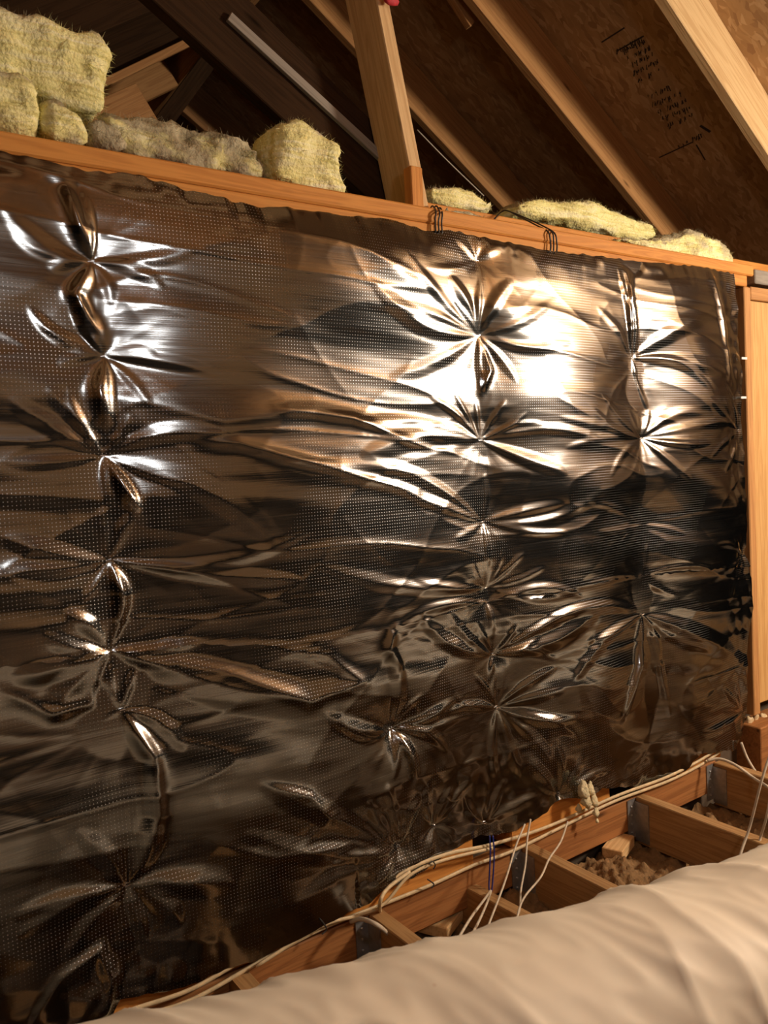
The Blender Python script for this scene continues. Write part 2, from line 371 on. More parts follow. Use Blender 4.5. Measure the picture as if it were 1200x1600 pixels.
st = stamp(); mw = roof_r.matrix_world.copy(); st.parent = roof_r; bpy.context.view_layer.update(); st.matrix_parent_inverse = roof_r.matrix_world.inverted()

# ------------------------------------------------------------------ partition framing
WY = 1.5
PT = .0365
tp = box('top_plate', (-.40, WY, WT-PT), (2.615, WY+.089, WT), M['plate'], bev=.004)
tag(tp, 'long orange upper top plate carrying the insulation batts', 'top plate')
tp2 = box('top_plate', (-.40, WY+.001, WT-2*PT-.001), (2.575, WY+.089, WT-PT-.001), M['plate'], bev=.003)
tag(tp2, 'orange lower top plate just above the foil edge', 'top plate')
o = box('ceiling_joist', (1.32, 1.70, WT-.10), (3.3, 1.74, .698*1.5), M['plate'], bev=.003)
o2 = at(675, 313, 1.7); o.location.z += 0
tag(o, 'orange rail running behind the top plate, under the long yellow batt', 'joist')
bpy.data.objects.remove(o)
zt = at(800, 340, 1.7)[2]
o = box('ceiling_joist', (1.34, 1.70, WT-.10), (3.3, 1.738, zt), M['plate'], bev=.003)
tag(o, 'orange rail running behind the top plate, under the long yellow batt', 'joist')
tag(box('stud', (2.555, WY+.001, -.93), (2.593, WY+.09, WT-2*PT-.002), M['rafter'], bev=.003), 'orange end stud just right of the foil edge', 'stud', 'studs right of the foil')
tag(box('tall_board', (2.600, WY+.012, -.90), (2.86, WY+.030, .485), M['honey'], bev=.003), 'tall pale board at the right picture edge beside the end stud', 'board')
tag(box('header', (2.60, WY+.004, .487), (2.95, WY+.042, .53), M['rafter'], bev=.003), 'short brown header across the top of the pale board', 'header')
tag(box('grey_block', (2.64, WY+.01, .545), (2.95, WY+.06, .592), M['grey'], bev=.003), 'grey weathered block at the right end of the top plate', 'block')

# leaning post, slanting plank and other bits above the plate
a = at(673, 318, 1.55); b = at(597, -60, 1.55)
p = timber('post', (a[0]-.019, 1.61, WT+.002), (b[0]-.019, 1.61, b[2]), .038, .115, M['pale'], nrm=(0, 1, 0))
p.data.materials[0] = M['pale']
tag(p, 'leaning post standing on the top plate, pale narrow edge towards us', 'post')
a = at(655, 292, 1.62); b = at(255, -95, 1.62)
pl = timber('plank', (a[0], 1.692, a[2]), (b[0], 1.692, b[2]), .038, .175, M['shaded_wood'], nrm=(.53, 0, .85))
tag(pl, 'wide dark slanting plank ending beside the leaning post', 'plank')
a = at(640, 258, 1.60); b = at(378, 12, 1.60)  # added strip that gives the plank's upper edge its lit line
la = timber('lit_strip', (a[0], 1.666, a[2]+.012), (b[0], 1.666, b[2]+.012), .012, .022, M['grey'], nrm=(.53, 0, .85), bev=.001)
tag(la, 'thin grey strip added for the lit line along the upper edge of the dark plank', 'lit_strip')
a = at(665, 322, 1.53)
tag(timber('block', (a[0]-.03, 1.535, WT+.001), (a[0]-.03, 1.535, WT+.098), .036, .03, M['plate'], nrm=(0, 1, 0)), 'small orange end block at the foot of the post', 'block')
a = at(739, 36, 2.3); b = at(690, -40, 2.3)
tag(timber('scab_board', tuple(a), tuple(b), .03, .07, M['rafter'], nrm=(.55, 0, .83)), 'short board end hanging in from the top edge right of the post', 'board')
a = at(235, 158, 3.1); b = at(150, 190, 3.1)
tag(timber('gusset_board', (a[0], 3.12, a[2]-.02), (b[0]-.1, 3.12, b[2]-.10), .03, .19, M['rafter'], nrm=(-.5, 0, .85)), 'pinkish knotty board end beside the stacked batts', 'board')
a = at(350, 62, 3.36); b = at(245, 205, 3.36)
tag(timber('web_board', tuple(a), tuple(b), .03, .07, M['shaded_wood'], nrm=(1, 0, .7)), 'dark diagonal web board below the ridge', 'board')
tag(tube('wire', [at(652, 203, 2.5), at(700, 252, 2.5), at(756, 306, 2.5)], .0022, M['white_wire']), 'thin pale wire slanting down right of the post', 'wire')
a = at(610, 2, 1.53)
rs = bmesh.new(); bmesh.ops.create_icosphere(rs, subdivisions=2, radius=.016)
for v in rs.verts: v.co = Vector((v.co.x*1.5, v.co.y*.5, v.co.z*.9)) + up(a) + Vector((0, 0, .006)) + mnoise.noise_vector(v.co*90)*.005
tag(obj_bm('red_scrap', rs, M['red'], None, True), 'small red scrap at the top of the post', 'scrap')

# ------------------------------------------------------------------ floor framing
BZ0, BZ1 = -1.122, -1.024
bp_ = box('floor_beam', (-1.6, WY, BZ0), (2.32, WY+.04, BZ1), M['beam'], bev=.003)
tag(bp_, 'brown floor beam under the foil with cables along it', 'beam')
def X_at(px, z):      # x on the wall face at height z under picture column px
    lo, hi = -1.0, 4.0
    for _ in range(40):
        mid = (lo+hi)/2; c = RM @ np.array([mid, WY, z]); u = 600+FPX*c[0]/c[2]
        if u < px: lo = mid
        else: hi = mid
    return lo
segs = [(-1.6, X_at(742, -.985), 'orange sole plate length running off to the left under the foil'),
        (X_at(800, -.985), X_at(955, -.96), 'short orange sole plate piece beside the hanging tuft'),
        (X_at(1003, -.985), X_at(1128, -.96), 'orange sole plate piece at the lower right foil corner')]
for x0, x1, lb in segs:
    tag(box('sole_plate', (x0, WY+.004, BZ1+.001), (x1, WY+.085, -.935), M['plate'], bev=.004), lb, 'sole plate', 'sole plate pieces')
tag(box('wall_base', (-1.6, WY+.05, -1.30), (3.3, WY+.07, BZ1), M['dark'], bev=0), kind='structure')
JX = [(.655*1.5-.019, 'floor joist at the left, crossed by the curling cable'), (.966*1.5, 'middle floor joist, under the hanging white wires'),
      (1.280*1.5, 'right floor joist, longest one in view'), (1.545*1.5, 'dim far floor joist at the right, behind the drooping cable')]
JZ = -1.024
for x, lb in JX:
    tag(box('floor_joist', (x-.019, -1.4, JZ-.14), (x+.019, WY-.004, JZ), M['joist'], bev=.0025), lb, 'joist', 'floor joists')
for x in (-1.2, -.7, -.2, .3, .62, 2.9, 3.4, 3.9):
    k += 1; tag(box('unseen_frame_timber_%d' % k, (x-.019, -1.4, JZ-.14), (x+.019, WY-.004, JZ), M['joist'], bev=0), kind='structure')  # the remaining floor joists, out of view
def hanger(x, lb):
    e = empty('joist_hanger', up((x, WY-.004, JZ-.14)))
    tag(e, lb, 'joist hanger', 'galvanised joist hangers')
    def part(nm, lo, hi):
        o = box(nm, lo, hi, M['zinc'], bev=0); mw = o.matrix_world.copy(); bpy.context.view_layer.update()
        o.parent = e; o.matrix_parent_inverse = Matrix.Translation(-e.location); return o
    part('side_flange', (x-.023, WY-.05, JZ-.13), (x-.0195, WY-.003, JZ-.012))
    part('face_flange', (x-.055, WY-.0035, JZ-.12), (x-.0195, WY-.001, JZ-.004))
    for q in range(4):
        bm = bmesh.new(); bmesh.ops.create_icosphere(bm, subdivisions=1, radius=.004)
        for v in bm.verts: v.co = v.co + up((x-.04, WY-.0045, JZ-.025-q*.026))
        n = obj_bm('nail', bm, M['zinc']); n.parent = e; n.matrix_parent_inverse = Matrix.Translation(-e.location)
for (x, lb), h in zip(JX, ('steel hanger on the left floor joist', 'steel hanger on the middle floor joist', 'steel hanger on the right floor joist', 'steel hanger on the far right floor joist')): hanger(x, h)
a = atz(968, 1326, -1.14)
def prj(p):
    c = RM @ np.array(p); return 600+FPX*c[0]/c[2], 800+FPX*c[1]/c[2]
tag(timber('wood_block', (a[0]-.045, a[1]-.01, a[2]), (a[0]+.06, a[1]+.03, a[2]), .06, .032, M['pale'], nrm=(0, 0, 1)), 'short pale wood offcut lying under the beam between two joists', 'block')
a = atz(790, 1425, -1.10)
tag(timber('cross_block', (a[0]-.02, a[1]+.13, -1.12), (a[0]-.005, a[1]-.12, -1.12), .035, .10, M['joist'], nrm=(0, 0, 1)), 'short lower cross timber beneath the hanging wires', 'timber')
a = atz(700, 1453, -1.13)
tag(timber('scrap_board', (a[0]-.02, a[1]+.05, -1.145), (a[0]+.12, a[1]+.12, -1.145), .10, .03, M['pale'], nrm=(0, 0, 1)), 'pale scrap board lying between the left and middle joists', 'board')

# loose brown insulation
def loose(name, x0, x1, y0, y1, n):
    nx = int((x1-x0)/n); ny = int((y1-y0)/n); bm = bmesh.new(); g = []
    for j in range(ny+1):
        row = []
        for i in range(nx+1):
            x = x0+(x1-x0)*i/nx; y = y0+(y1-y0)*j/ny
            v = Vector((x, y, 0))
            h = .045*mnoise.fractal(v*4, .9, 2.2, 3) + .022*mnoise.fractal(v*26+Vector((5, 2, 1)), .8, 2.1, 3) + .010*mnoise.noise(v*130)
            row.append(bm.verts.new((x, y, EYE-1.165+h)))
        g.append(row)
    for j in range(ny):
        for i in range(nx): bm.faces.new((g[j][i], g[j][i+1], g[j+1][i+1], g[j+1][i]))
    o = obj_bm(name, bm, M['loose'], None, True); return o
tag(loose('loose_insulation', .6, 3.2, .5, 1.52, .007), 'brown crumbly loose-fill insulation lying between the floor joists', 'insulation', kind='stuff')

# ------------------------------------------------------------------ foil sheets
def P(px, py):
    q = at(px, py, WY); return q[0], q[2]
def vnoise(x, z, sx, sz, seed):
    r = np.random.RandomState(seed); G_ = r.uniform(-1, 1, (96, 96))
    u = x/sx+17.3; v = z/sz+23.1
    iu = np.floor(u).astype(int); iv = np.floor(v).astype(int); fu = u-iu; fv = v-iv
    fu = fu*fu*fu*(fu*(fu*6-15)+10); fv = fv*fv*fv*(fv*(fv*6-15)+10)
    g = lambda a, b: G_[(iu+a) % 96, (iv+b) % 96]
    return (g(0, 0)*(1-fu)+g(1, 0)*fu)*(1-fv)+(g(0, 1)*(1-fu)+g(1, 1)*fu)*fv
def worley(x, z, s, seed):
    r = np.random.RandomState(seed); J = r.uniform(0, 1, (64, 64, 3))
    u = x/s+9; v = z/s+9; iu = np.floor(u).astype(int); iv = np.floor(v).astype(int)
    best = np.full(x.shape, 9.); val = np.zeros(x.shape)
    for a in (-1, 0, 1):
        for b in (-1, 0, 1):
            c = J[(iu+a) % 64, (iv+b) % 64]
            d = np.hypot(iu+a+c[..., 0]-u, iv+b+c[..., 1]-v)
            mk = d < best; best = np.where(mk, d, best); val = np.where(mk, c[..., 2], val)
    return best, val
# (tip px, tip py, width cm, height cm) petals per staple point
STARS = [
 ((140, 410), [((98, 290), 2.2, 1.0), ((128, 292), 1.4, .7), ((0, 325), 2.6, .5), ((15, 370), 1.8, .4), ((300, 398), 2.0, .45), ((250, 455), 2.0, .5), ((70, 418), 1.6, .5), ((112, 470), 2.0, .9), ((170, 480), 1.6, .4)]),
 ((160, 557), [((120, 455), 2.0, .9), ((40, 478), 1.8, .6), ((60, 510), 1.4, .45), ((85, 568), 1.8, .6), ((330, 590), 2.0, .5), ((240, 556), 1.6, .35), ((163, 668), 2.2, 1.0), ((230, 640), 1.4, .3)]),
 ((160, 712), [((10, 622), 2.4, .6), ((70, 605), 2.4, .6), ((105, 600), 1.8, .5), ((0, 722), 1.8, .5), ((200, 648), 1.6, .5), ((340, 682), 2.6, .7), ((420, 850), 3.4, .6), ((212, 802), 1.8, .9), ((166, 790), 1.4, .6), ((300, 760), 1.4, .4)]),
 ((168, 875), [((0, 835), 2.6, .8), ((0, 880), 2.2, .5), ((470, 832), 2.4, .7), ((460, 905), 2.4, .9), ((205, 800), 2.0, .7), ((160, 790), 1.6, .5), ((178, 972), 2.4, 1.0), ((120, 940), 1.2, .4)]),
 ((170, 1015), [((98, 950), 1.8, .7), ((60, 985), 2.0, .6), ((10, 1052), 2.8, .8), ((312, 1003), 1.8, .7), ((490, 1100), 5.0, 1.3), ((200, 935), 1.4, .6), ((70, 1120), 4.0, 1.0), ((260, 1040), 1.6, .4)]),
 ((190, 1108), [((178, 1030), 2.0, .8), ((215, 1040), 1.8, .8), ((284, 1170), 2.2, .8), ((140, 1140), 1.6, .4), ((235, 1190), 2.2, .7)]),
 ((198, 1382), [((20, 1450), 2.4, .8), ((10, 1420), 2.0, .6), ((120, 1290), 2.4, .6), ((248, 1282), 2.2, .8), ((358, 1375), 3.4, 1.1), ((275, 1440), 2.6, .8), ((160, 1350), 1.4, .4), ((90, 1490), 2.6, .6), ((222, 1470), 1.8, .6)]),
 ((742, 408), [((700, 362), 2.0, .7), ((795, 378), 2.2, .7), ((742, 352), 1.6, .4), ((650, 420), 1.6, .4)]),
 ((745, 525), [((692, 432), 2.4, .9), ((745, 440), 1.6, .6), ((560, 440), 3.0, .8), ((555, 478), 2.0, .5), ((620, 400), 2.0, .5), ((792, 442), 2.6, .9), ((700, 470), 1.4, .4), ((880, 540), 2.2, .5), ((800, 600), 2.0, .6), ((752, 612), 2.0, .8), ((600, 590), 2.4, .5), ((860, 470), 2.0, .4)]),
 ((748, 688), [((548, 712), 3.4, 1.0), ((540, 660), 2.0, .5), ((872, 742), 2.8, 1.0), ((930, 690), 2.0, .6), ((665, 620), 1.4, .5), ((705, 612), 1.2, .5), ((740, 625), 1.2, .5), ((785, 625), 1.2, .5), ((815, 645), 1.2, .5), ((690, 660), 1.2, .4), ((845, 665), 1.2, .4)]),
 ((752, 815), [((480, 720), 2.6, .7), ((620, 770), 2.2, .6), ((870, 788), 2.2, .8), ((940, 762), 2.6, .6), ((700, 840), 1.6, .4), ((755, 740), 1.4, .5), ((756, 890), 1.4, .7), ((880, 835), 1.6, .4)]),
 ((757, 918), [((480, 880), 2.4, .5), ((630, 900), 1.6, .4), ((840, 885), 1.4, .5), ((810, 862), 1.2, .5), ((780, 855), 1.0, .4), ((900, 920), 1.6, .4), ((730, 870), 1.0, .3)]),
 ((758, 940), [((600, 972), 1.8, .6), ((900, 932), 2.0, .7), ((764, 1000), 1.4, .8)]),
 ((768, 1022), [((640, 955), 2.4, .9), ((690, 950), 2.0, .7), ((738, 965), 1.0, .4), ((800, 975), 1.2, .5), ((835, 990), 1.2, .5), ((935, 948), 3.2, 1.0), ((1000, 955), 2.4, .9), ((760, 1065), 1.2, .5), ((860, 1030), 1.6, .5)]),
 ((775, 1105), [((680, 1112), 1.6, .8), ((888, 1118), 2.0, 1.0), ((860, 1040), 1.6, .6), ((870, 1075), 1.6, .5), ((735, 1050), 1.2, .5), ((770, 1050), 1.0, .4), ((808, 1212), 2.2, .9), ((770, 1215), 1.8, .7), ((850, 1190), 2.2, .7), ((700, 1080), 1.2, .4), ((890, 1150), 1.8, .4)]),
 ((608, 1137), [((492, 1108), 2.4, .9), ((520, 1128), 1.6, .6), ((602, 1015), 2.6, .8), ((705, 1090), 2.2, .8), ((715, 1120), 1.6, .5), ((692, 1172), 1.8, .8), ((637, 1212), 1.8, 1.0), ((600, 1212), 1.4, .4), ((650, 1080), 1.2, .4)]),
 ((620, 1322), [((395, 1215), 3.0, .7), ((370, 1290), 2.8, .7), ((440, 1400), 3.2, .6), ((560, 1240), 2.0, .6), ((590, 1215), 1.8, .6), ((570, 1380), 1.4, .5), ((660, 1230), 2.4, .8), ((500, 1330), 1.6, .4)]),
 ((676, 1290), [((660, 1215), 2.0, .7), ((700, 1225), 1.8, .6), ((735, 1215), 1.8, .6), ((660, 1330), 2.2, .6), ((705, 1320), 2.0, .5)]),
 ((755, 1285), [((790, 1215), 2.4, .9), ((720, 1240), 1.8, .6), ((830, 1240), 2.0, .6), ((760, 1220), 1.2, .4)]),
 ((870, 1240), [((820, 1180), 2.2, .7), ((860, 1160), 1.6, .5), ((905, 1170), 1.6, .5), ((945, 1200), 1.6, .6), ((830, 1220), 1.4, .5)]),
 ((985, 560), [((962, 415), 1.6, .9), ((985, 425), 1.4, .8), ((1125, 590), 3.2, 1.1), ((1100, 618), 2.2, .8), ((1115, 480), 4.0, 1.0), ((1008, 640), 2.0, .9), ((925, 480), 2.0, .4), ((940, 560), 1.6, .3)]),
 ((998, 685), [((905, 630), 2.0, .6), ((860, 652), 1.8, .5), ((930, 615), 1.6, .5), ((1098, 694), 1.8, .9), ((1085, 648), 2.4, .7), ((1065, 755), 2.0, .6), ((1150, 660), 2.2, .5), ((870, 700), 1.8, .4), ((1012, 640), 1.4, .5), ((940, 745), 1.8, .4)]),
 ((1000, 820), [((900, 780), 1.8, .4), ((1060, 835), 1.6, .4), ((960, 850), 1.2, .4), ((920, 830), 1.6, .5)]),
 ((1000, 900), [((880, 915), 1.4, .5), ((1100, 888), 1.2, .5), ((1050, 930), 1.6, .4), ((1008, 850), 1.2, .5)]),
 ((1002, 960), [((963, 1118), 2.2, 1.2), ((1150, 1030), 4.4, 1.0), ((1095, 1015), 1.8, .5), ((880, 1060), 2.6, .8), ((1040, 1120), 2.0, .5), ((905, 1000), 1.8, .5), ((1030, 1030), 1.4, .5)]),
 ((1150, 672), [((1090, 620), 1.6, .6), ((1085, 665), 1.4, .5), ((1095, 715), 1.6, .6), ((1120, 740), 1.4, .5), ((1120, 600), 1.2, .5)]),
 ((1157, 868), [((1100, 850), 1.6, .5), ((1105, 905), 2.0, .6), ((1130, 940), 1.6, .6), ((1125, 810), 1.6, .5)]),
 ((1160, 1112), [((1080, 1140), 2.2, .7), ((1095, 1110), 1.6, .5), ((1120, 1070), 1.6, .6), ((1145, 1050), 1.4, .5)]),
]
RIDGES = [
 ([(160, 560), (150, 610), (163, 668)], 2.0, 1.3), ([(170, 880), (188, 930), (178, 972)], 2.0, 1.3), ([(165, 716), (188, 760), (212, 802)], 1.8, 1.1),
 ([(98, 288), (116, 350), (140, 408)], 1.8, 1.2), ([(1002, 962), (992, 1040), (964, 1116)], 1.8, 1.3), ([(975, 425), (984, 500), (992, 580)], 1.5, 1.0),
 ([(748, 530), (760, 580), (748, 612)], 1.6, 1.1), ([(608, 1140), (628, 1175), (634, 1210)], 1.6, 1.1), ([(1105, 430), (1122, 500), (1128, 590)], 2.0, .7),   # long soft folds: polyline px, width cm, height cm
 ([(190, 1108), (236, 1180), (240, 1270), (205, 1372)], 2.4, 1.7),
 ([(140, 412), (112, 460), (150, 520), (160, 556)], 1.6, 1.0),
 ([(200, 1022), (350, 1048), (470, 1090), (548, 1060), (500, 1020), (420, 1010)], 1.8, .45),
 ([(0, 1075), (80, 1115), (140, 1100), (155, 1030)], 1.8, .8),
 ([(300, 690), (360, 694), (480, 726), (640, 770)], 1.8, .7),
 ([(420, 640), (540, 655), (660, 700)], 1.6, .5),
 ([(600, 980), (592, 1010), (612, 1040)], 2.2, 1.0),
 ([(320, 1310), (420, 1330), (540, 1310), (615, 1322)], 1.6, .5),
 ([(400, 1220), (470, 1235), (500, 1270), (460, 1310)], 1.6, .5),
 ([(280, 400), (420, 370), (560, 400), (640, 450)], 3.0, .5),
 ([(180, 620), (340, 660), (480, 640), (620, 672)], 3.0, .5),
 ([(40, 1590), (90, 1520), (150, 1480), (170, 1520), (160, 1590)], 1.6, .9),
]
def seg_dist(X, Z, a, b):
    ab = (b[0]-a[0], b[1]-a[1]); L2 = ab[0]**2+ab[1]**2; L = math.sqrt(L2)
    u = ((X-a[0])*ab[0]+(Z-a[1])*ab[1])/L2; v = ((X-a[0])*ab[1]-(Z-a[1])*ab[0])/L
    return u, v, L
def height(X, Z):
    """how far the foil stands off the studs, metres, at wall coordinates X, Z"""
    studs = [-.9, -.36, P(160, 712)[0], P(750, 700)[0], P(998, 700)[0], 2.50]
    h = np.zeros_like(X)
    wob = .012*vnoise(X, Z, .5, .09, 5)
    for a, b in zip(studs, studs[1:]):
        t = (X+wob-a)/(b-a); mk = (t > 0) & (t < 1)
        h += np.where(mk, np.sin(np.pi*np.clip(t, 0, 1))**1.15*(.020+.012*(b-a)/.9), 0)
    # taut sideways pull folds
    h += .0055*vnoise(X, Z+.10*X, .60, .10, 21) + .0012*vnoise(X, Z+.14*X, .40, .045, 22) + .00025*vnoise(X, Z+.1*X, .3, .016, 23)
    h += .012*vnoise(X, Z, .36, .22, 31)
    for sx_, sz_, an, am_, sd_ in ((.52, .075, .10, .0016, 51), (.34, .12, -.28, .0010, 52), (.30, .15, .75, .0006, 53)):
        ca_, sa_ = math.cos(an), math.sin(an); U = X*ca_-Z*sa_+.05*vnoise(X, Z, .23, .19, sd_+20); V = X*sa_+Z*ca_+.02*vnoise(X, Z, .21, .17, sd_+9)
        h += am_*(1-np.abs(.6*vnoise(U, V, sx_, sz_, sd_)+.4*vnoise(U+.5*sx_, V+.5*sz_, sx_, sz_, sd_+40)))**9
    lowz = 1/(1+np.exp((Z+.62)/.06))
    f, val = worley(X+.03*vnoise(X, Z, .1, .1, 41), Z+.03*vnoise(X, Z, .1, .1, 42), .20, 43)
    h += lowz*(.008*(1-f))
    f2, v2 = worley(X, Z*.8, .055, 44)
    edge = np.exp(-((Z+.93+.03*X)/.06)**2)*(X > .9) + np.exp(-((X-.35)/.22)**2)*np.exp(-((Z+.98)/.08)**2)*1.3 + np.exp(-((X-1.2)/.28)**2)*np.exp(-((Z+.80)/.09)**2)*.9
    h += np.clip(edge, 0, 1.2)*(.009*(1-f2))
    edge2 = np.exp(-((2.50-X)/.10)**2)
    h += edge2*.009*(1-f2)
    rim = np.exp(-((Z-.545)/.03)**2)
    h += rim*.006*vnoise(X, Z, .05, .05, 46)
    for pts, wd, am in RIDGES:
        q = [P(*p) for p in pts]; best = np.full(X.shape, 9.); tt = np.zeros(X.shape); n = len(q)-1
        for i in range(n):
            u, v, L = seg_dist(X, Z, q[i], q[i+1]); uc = np.clip(u, 0, 1)
            d = np.hypot(X-(q[i][0]+(q[i+1][0]-q[i][0])*uc), Z-(q[i][1]+(q[i+1][1]-q[i][1])*uc))
            mk = d < best; best = np.where(mk, d, best); tt = np.where(mk, (i+uc)/n, tt)
        env = np.sin(np.pi*np.clip(tt*.94+.03, 0, 1))**.6
        h += am*.01*env*np.exp(-(best/(wd*.01*.75))**1.6)
    for si, (c, petals) in enumerate(STARS):
        cx, cz = P(*c); dx = X-cx; dz = Z-cz; r = np.hypot(dx, dz)
        # pinned: everything pulls down to the stud here
        h *= 1-np.exp(-(r/.045)**1.1)*.97
        ang = np.arctan2(dz, dx); rr = np.random.RandomState(100+si)
        rad = np.zeros_like(X)
        for k_ in range(5):
            nlob = rr.randint(5, 11); ph = rr.uniform(0, 6.28)
            rad += rr.uniform(.5, 1)*(1-np.abs(np.sin(ang*nlob/2+ph+3*r)))*np.exp(-((r-.05-.02*k_)/.06)**2)
        h += .0006*rad*np.clip(r/.03, 0, 1)
        for (tip, wd, am) in petals:
            if c[1] > 940: am = am*1.5; wd = wd*1.1
            t = P(*tip); u, v, L = seg_dist(X, Z, (cx, cz), t)
            curve = rr.uniform(-.10, .10)*L
            v = v+curve*np.sin(np.pi*np.clip(u, 0, 1))
            uc = np.clip(u, 0, 1)
            half = wd*.01*(uc**.75)*((1-uc)**.45)*1.55+1e-5
            half = half*1.35
            vv = np.clip(np.abs(v+.25*half)/half, 0, 1)
            prof = .55*np.cos(vv*np.pi/2)**1.3+.45*(1-vv)**1.6
            h += np.where((u > 0) & (u < 1), am*.0085*(uc**.85)*((1-uc)**.9)*2.1*prof, 0)
    return np.maximum(h, 0)
def interp(poly, X): 
    a = np.array(poly); o = np.argsort(a[:, 0]); return np.interp(X, a[o, 0], a[o, 1])
def edge_px(lst): return [P(*p) for p in lst]
TOP = edge_px([(-300, 164), (0, 239), (60, 251), (135, 269), (150, 270), (200, 271), (228, 280), (290, 299), (335, 310), (400, 327), (450, 328), (520, 338), (560, 340), (625, 350), (660, 362), (700, 360), (780, 378), (835, 388), (880, 395), (940, 402), (1040, 412), (1100, 420), (1143, 428), (1190, 436)])
SEAM = edge_px([(-300, 1090), (0, 1038), (170, 1019), (310, 1006), (440, 1004), (590, 977), (650, 965), (750, 939), (830, 931), (950, 905), (1000, 900), (1100, 888), (1165, 884), (1200, 880)])
BOT = edge_px([(-300, 1860), (0, 1672), (100, 1625), (165, 1592), (185, 1556), (280, 1532), (400, 1482), (500, 1432), (560, 1402), (592, 1378), (618, 1372), (655, 1352), (700, 1322), (742, 1304), (790, 1300), (830, 1272), (862, 1250), (908, 1238), (926, 1226), (1008, 1226), (1058, 1202), (1080, 1172), (1140, 1168), (1158, 1135), (1200, 1115)])
RIGHT = sorted([(P(*p)[1], P(*p)[0]) for p in [(1145, 428), (1150, 500), (1150, 560), (1152, 640), (1159, 700), (1157, 800), (1159, 862), (1171, 900), (1174, 950), (1168, 1000), (1164, 1060), (1166, 1110), (1150, 1160), (1142, 1175)]])
def sheet(name, topc, botc, off, res, thick=.0006):
    nx = int(2.9/res); nz = int(1.15/res) if name == 'u' else int(.75/res)
    s = np.linspace(0, 1, nx+1)[None, :]; t = np.linspace(0, 1, nz+1)[:, None]
    xl = -.36
    X = xl+(2.5-xl)*s+0*t
    Zt = interp(topc, X); Zb = interp(botc, X); Z = Zt*(1-t)+Zb*t
    xr = interp(RIGHT, Z); X = xl+(xr-xl)*s
    Zt = interp(topc, X)+.003*vnoise(X, X*0, .02, 1, 3); Zb = interp(botc, X)+.003*vnoise(X, X*0, .018, 1, 4); Z = Zt*(1-t)+Zb*t
    H = height(X, Z)+off
    if name == 'u': H = H*(.35+.65*(1-np.exp(-(Zt-Z)/.03)))+.0045*np.exp(-(Z-Zb)/.014)*(.75+.25*vnoise(X, X*0, .12, 1, 8))
    return X, Z, H
def make_sheet(label, topc, botc, offs, res):
    X, Z, H = sheet('u' if topc is TOP else 'l', topc, botc, offs, res)
    ny_, nx_ = X.shape
    co = np.stack([X, WY-H, Z+EYE], -1).reshape(-1, 3)
    idx = np.arange(ny_*nx_).reshape(ny_, nx_)
    f = np.stack([idx[:-1, :-1], idx[1:, :-1], idx[1:, 1:], idx[:-1, 1:]], -1).reshape(-1, 4)
    me = bpy.data.meshes.new('foil_sheet'); me.vertices.add(len(co)); me.vertices.foreach_set('co', co.ravel())
    me.loops.add(f.size); me.loops.foreach_set('vertex_index', f.ravel())
    me.polygons.add(len(f)); me.polygons.foreach_set('loop_start', np.arange(0, f.size, 4)); me.polygons.foreach_set('loop_total', np.full(len(f), 4))
    me.polygons.foreach_set('use_smooth', np.ones(len(f), bool)); me.update(); me.validate()
    uvl = me.uv_layers.new(name='UVMap'); uv = np.stack([X, Z+.1*X*0], -1).reshape(-1, 2)
    uvl.data.foreach_set('uv', uv[f.ravel()].ravel())
    o = link('foil_sheet', me, M['foil']); 
    tag(o, label, 'foil', 'reflective foil sheets')
    return o
RES = .0042
upper = make_sheet('large upper sheet of wrinkled silver foil stapled across the stud wall', TOP, SEAM, .0050, RES)
SEAM_UP = [(x, z+.05) for x, z in SEAM]
lower = make_sheet('lower sheet of wrinkled silver foil hanging under the upper sheet to the beam', SEAM_UP, BOT, .0015, RES)
# staples pin each gather
def staple(px, py, parent, ang):
    x, z = P(px, py); h = float(height(np.array([[x]]), np.array([[z]]))[0, 0])
    bm = bmesh.new(); bmesh.ops.create_cube(bm, size=1)
    for v in bm.verts: v.co = Vector((v.co.x*.011, v.co.y*.002, v.co.z*.0016))
    bmesh.ops.rotate(bm, verts=bm.verts, cent=(0, 0, 0), matrix=Matrix.Rotation(ang, 3, 'Y'))
    for v in bm.verts: v.co += Vector((x, WY-h-.006, z+EYE))
    return obj_bm('staple', bm, M['staple'], parent)
for i, (c, _) in enumerate(STARS):
    low = c[1] > 1000; 
    staple(c[0], c[1], lower if low else upper, random.uniform(-.3, .3))

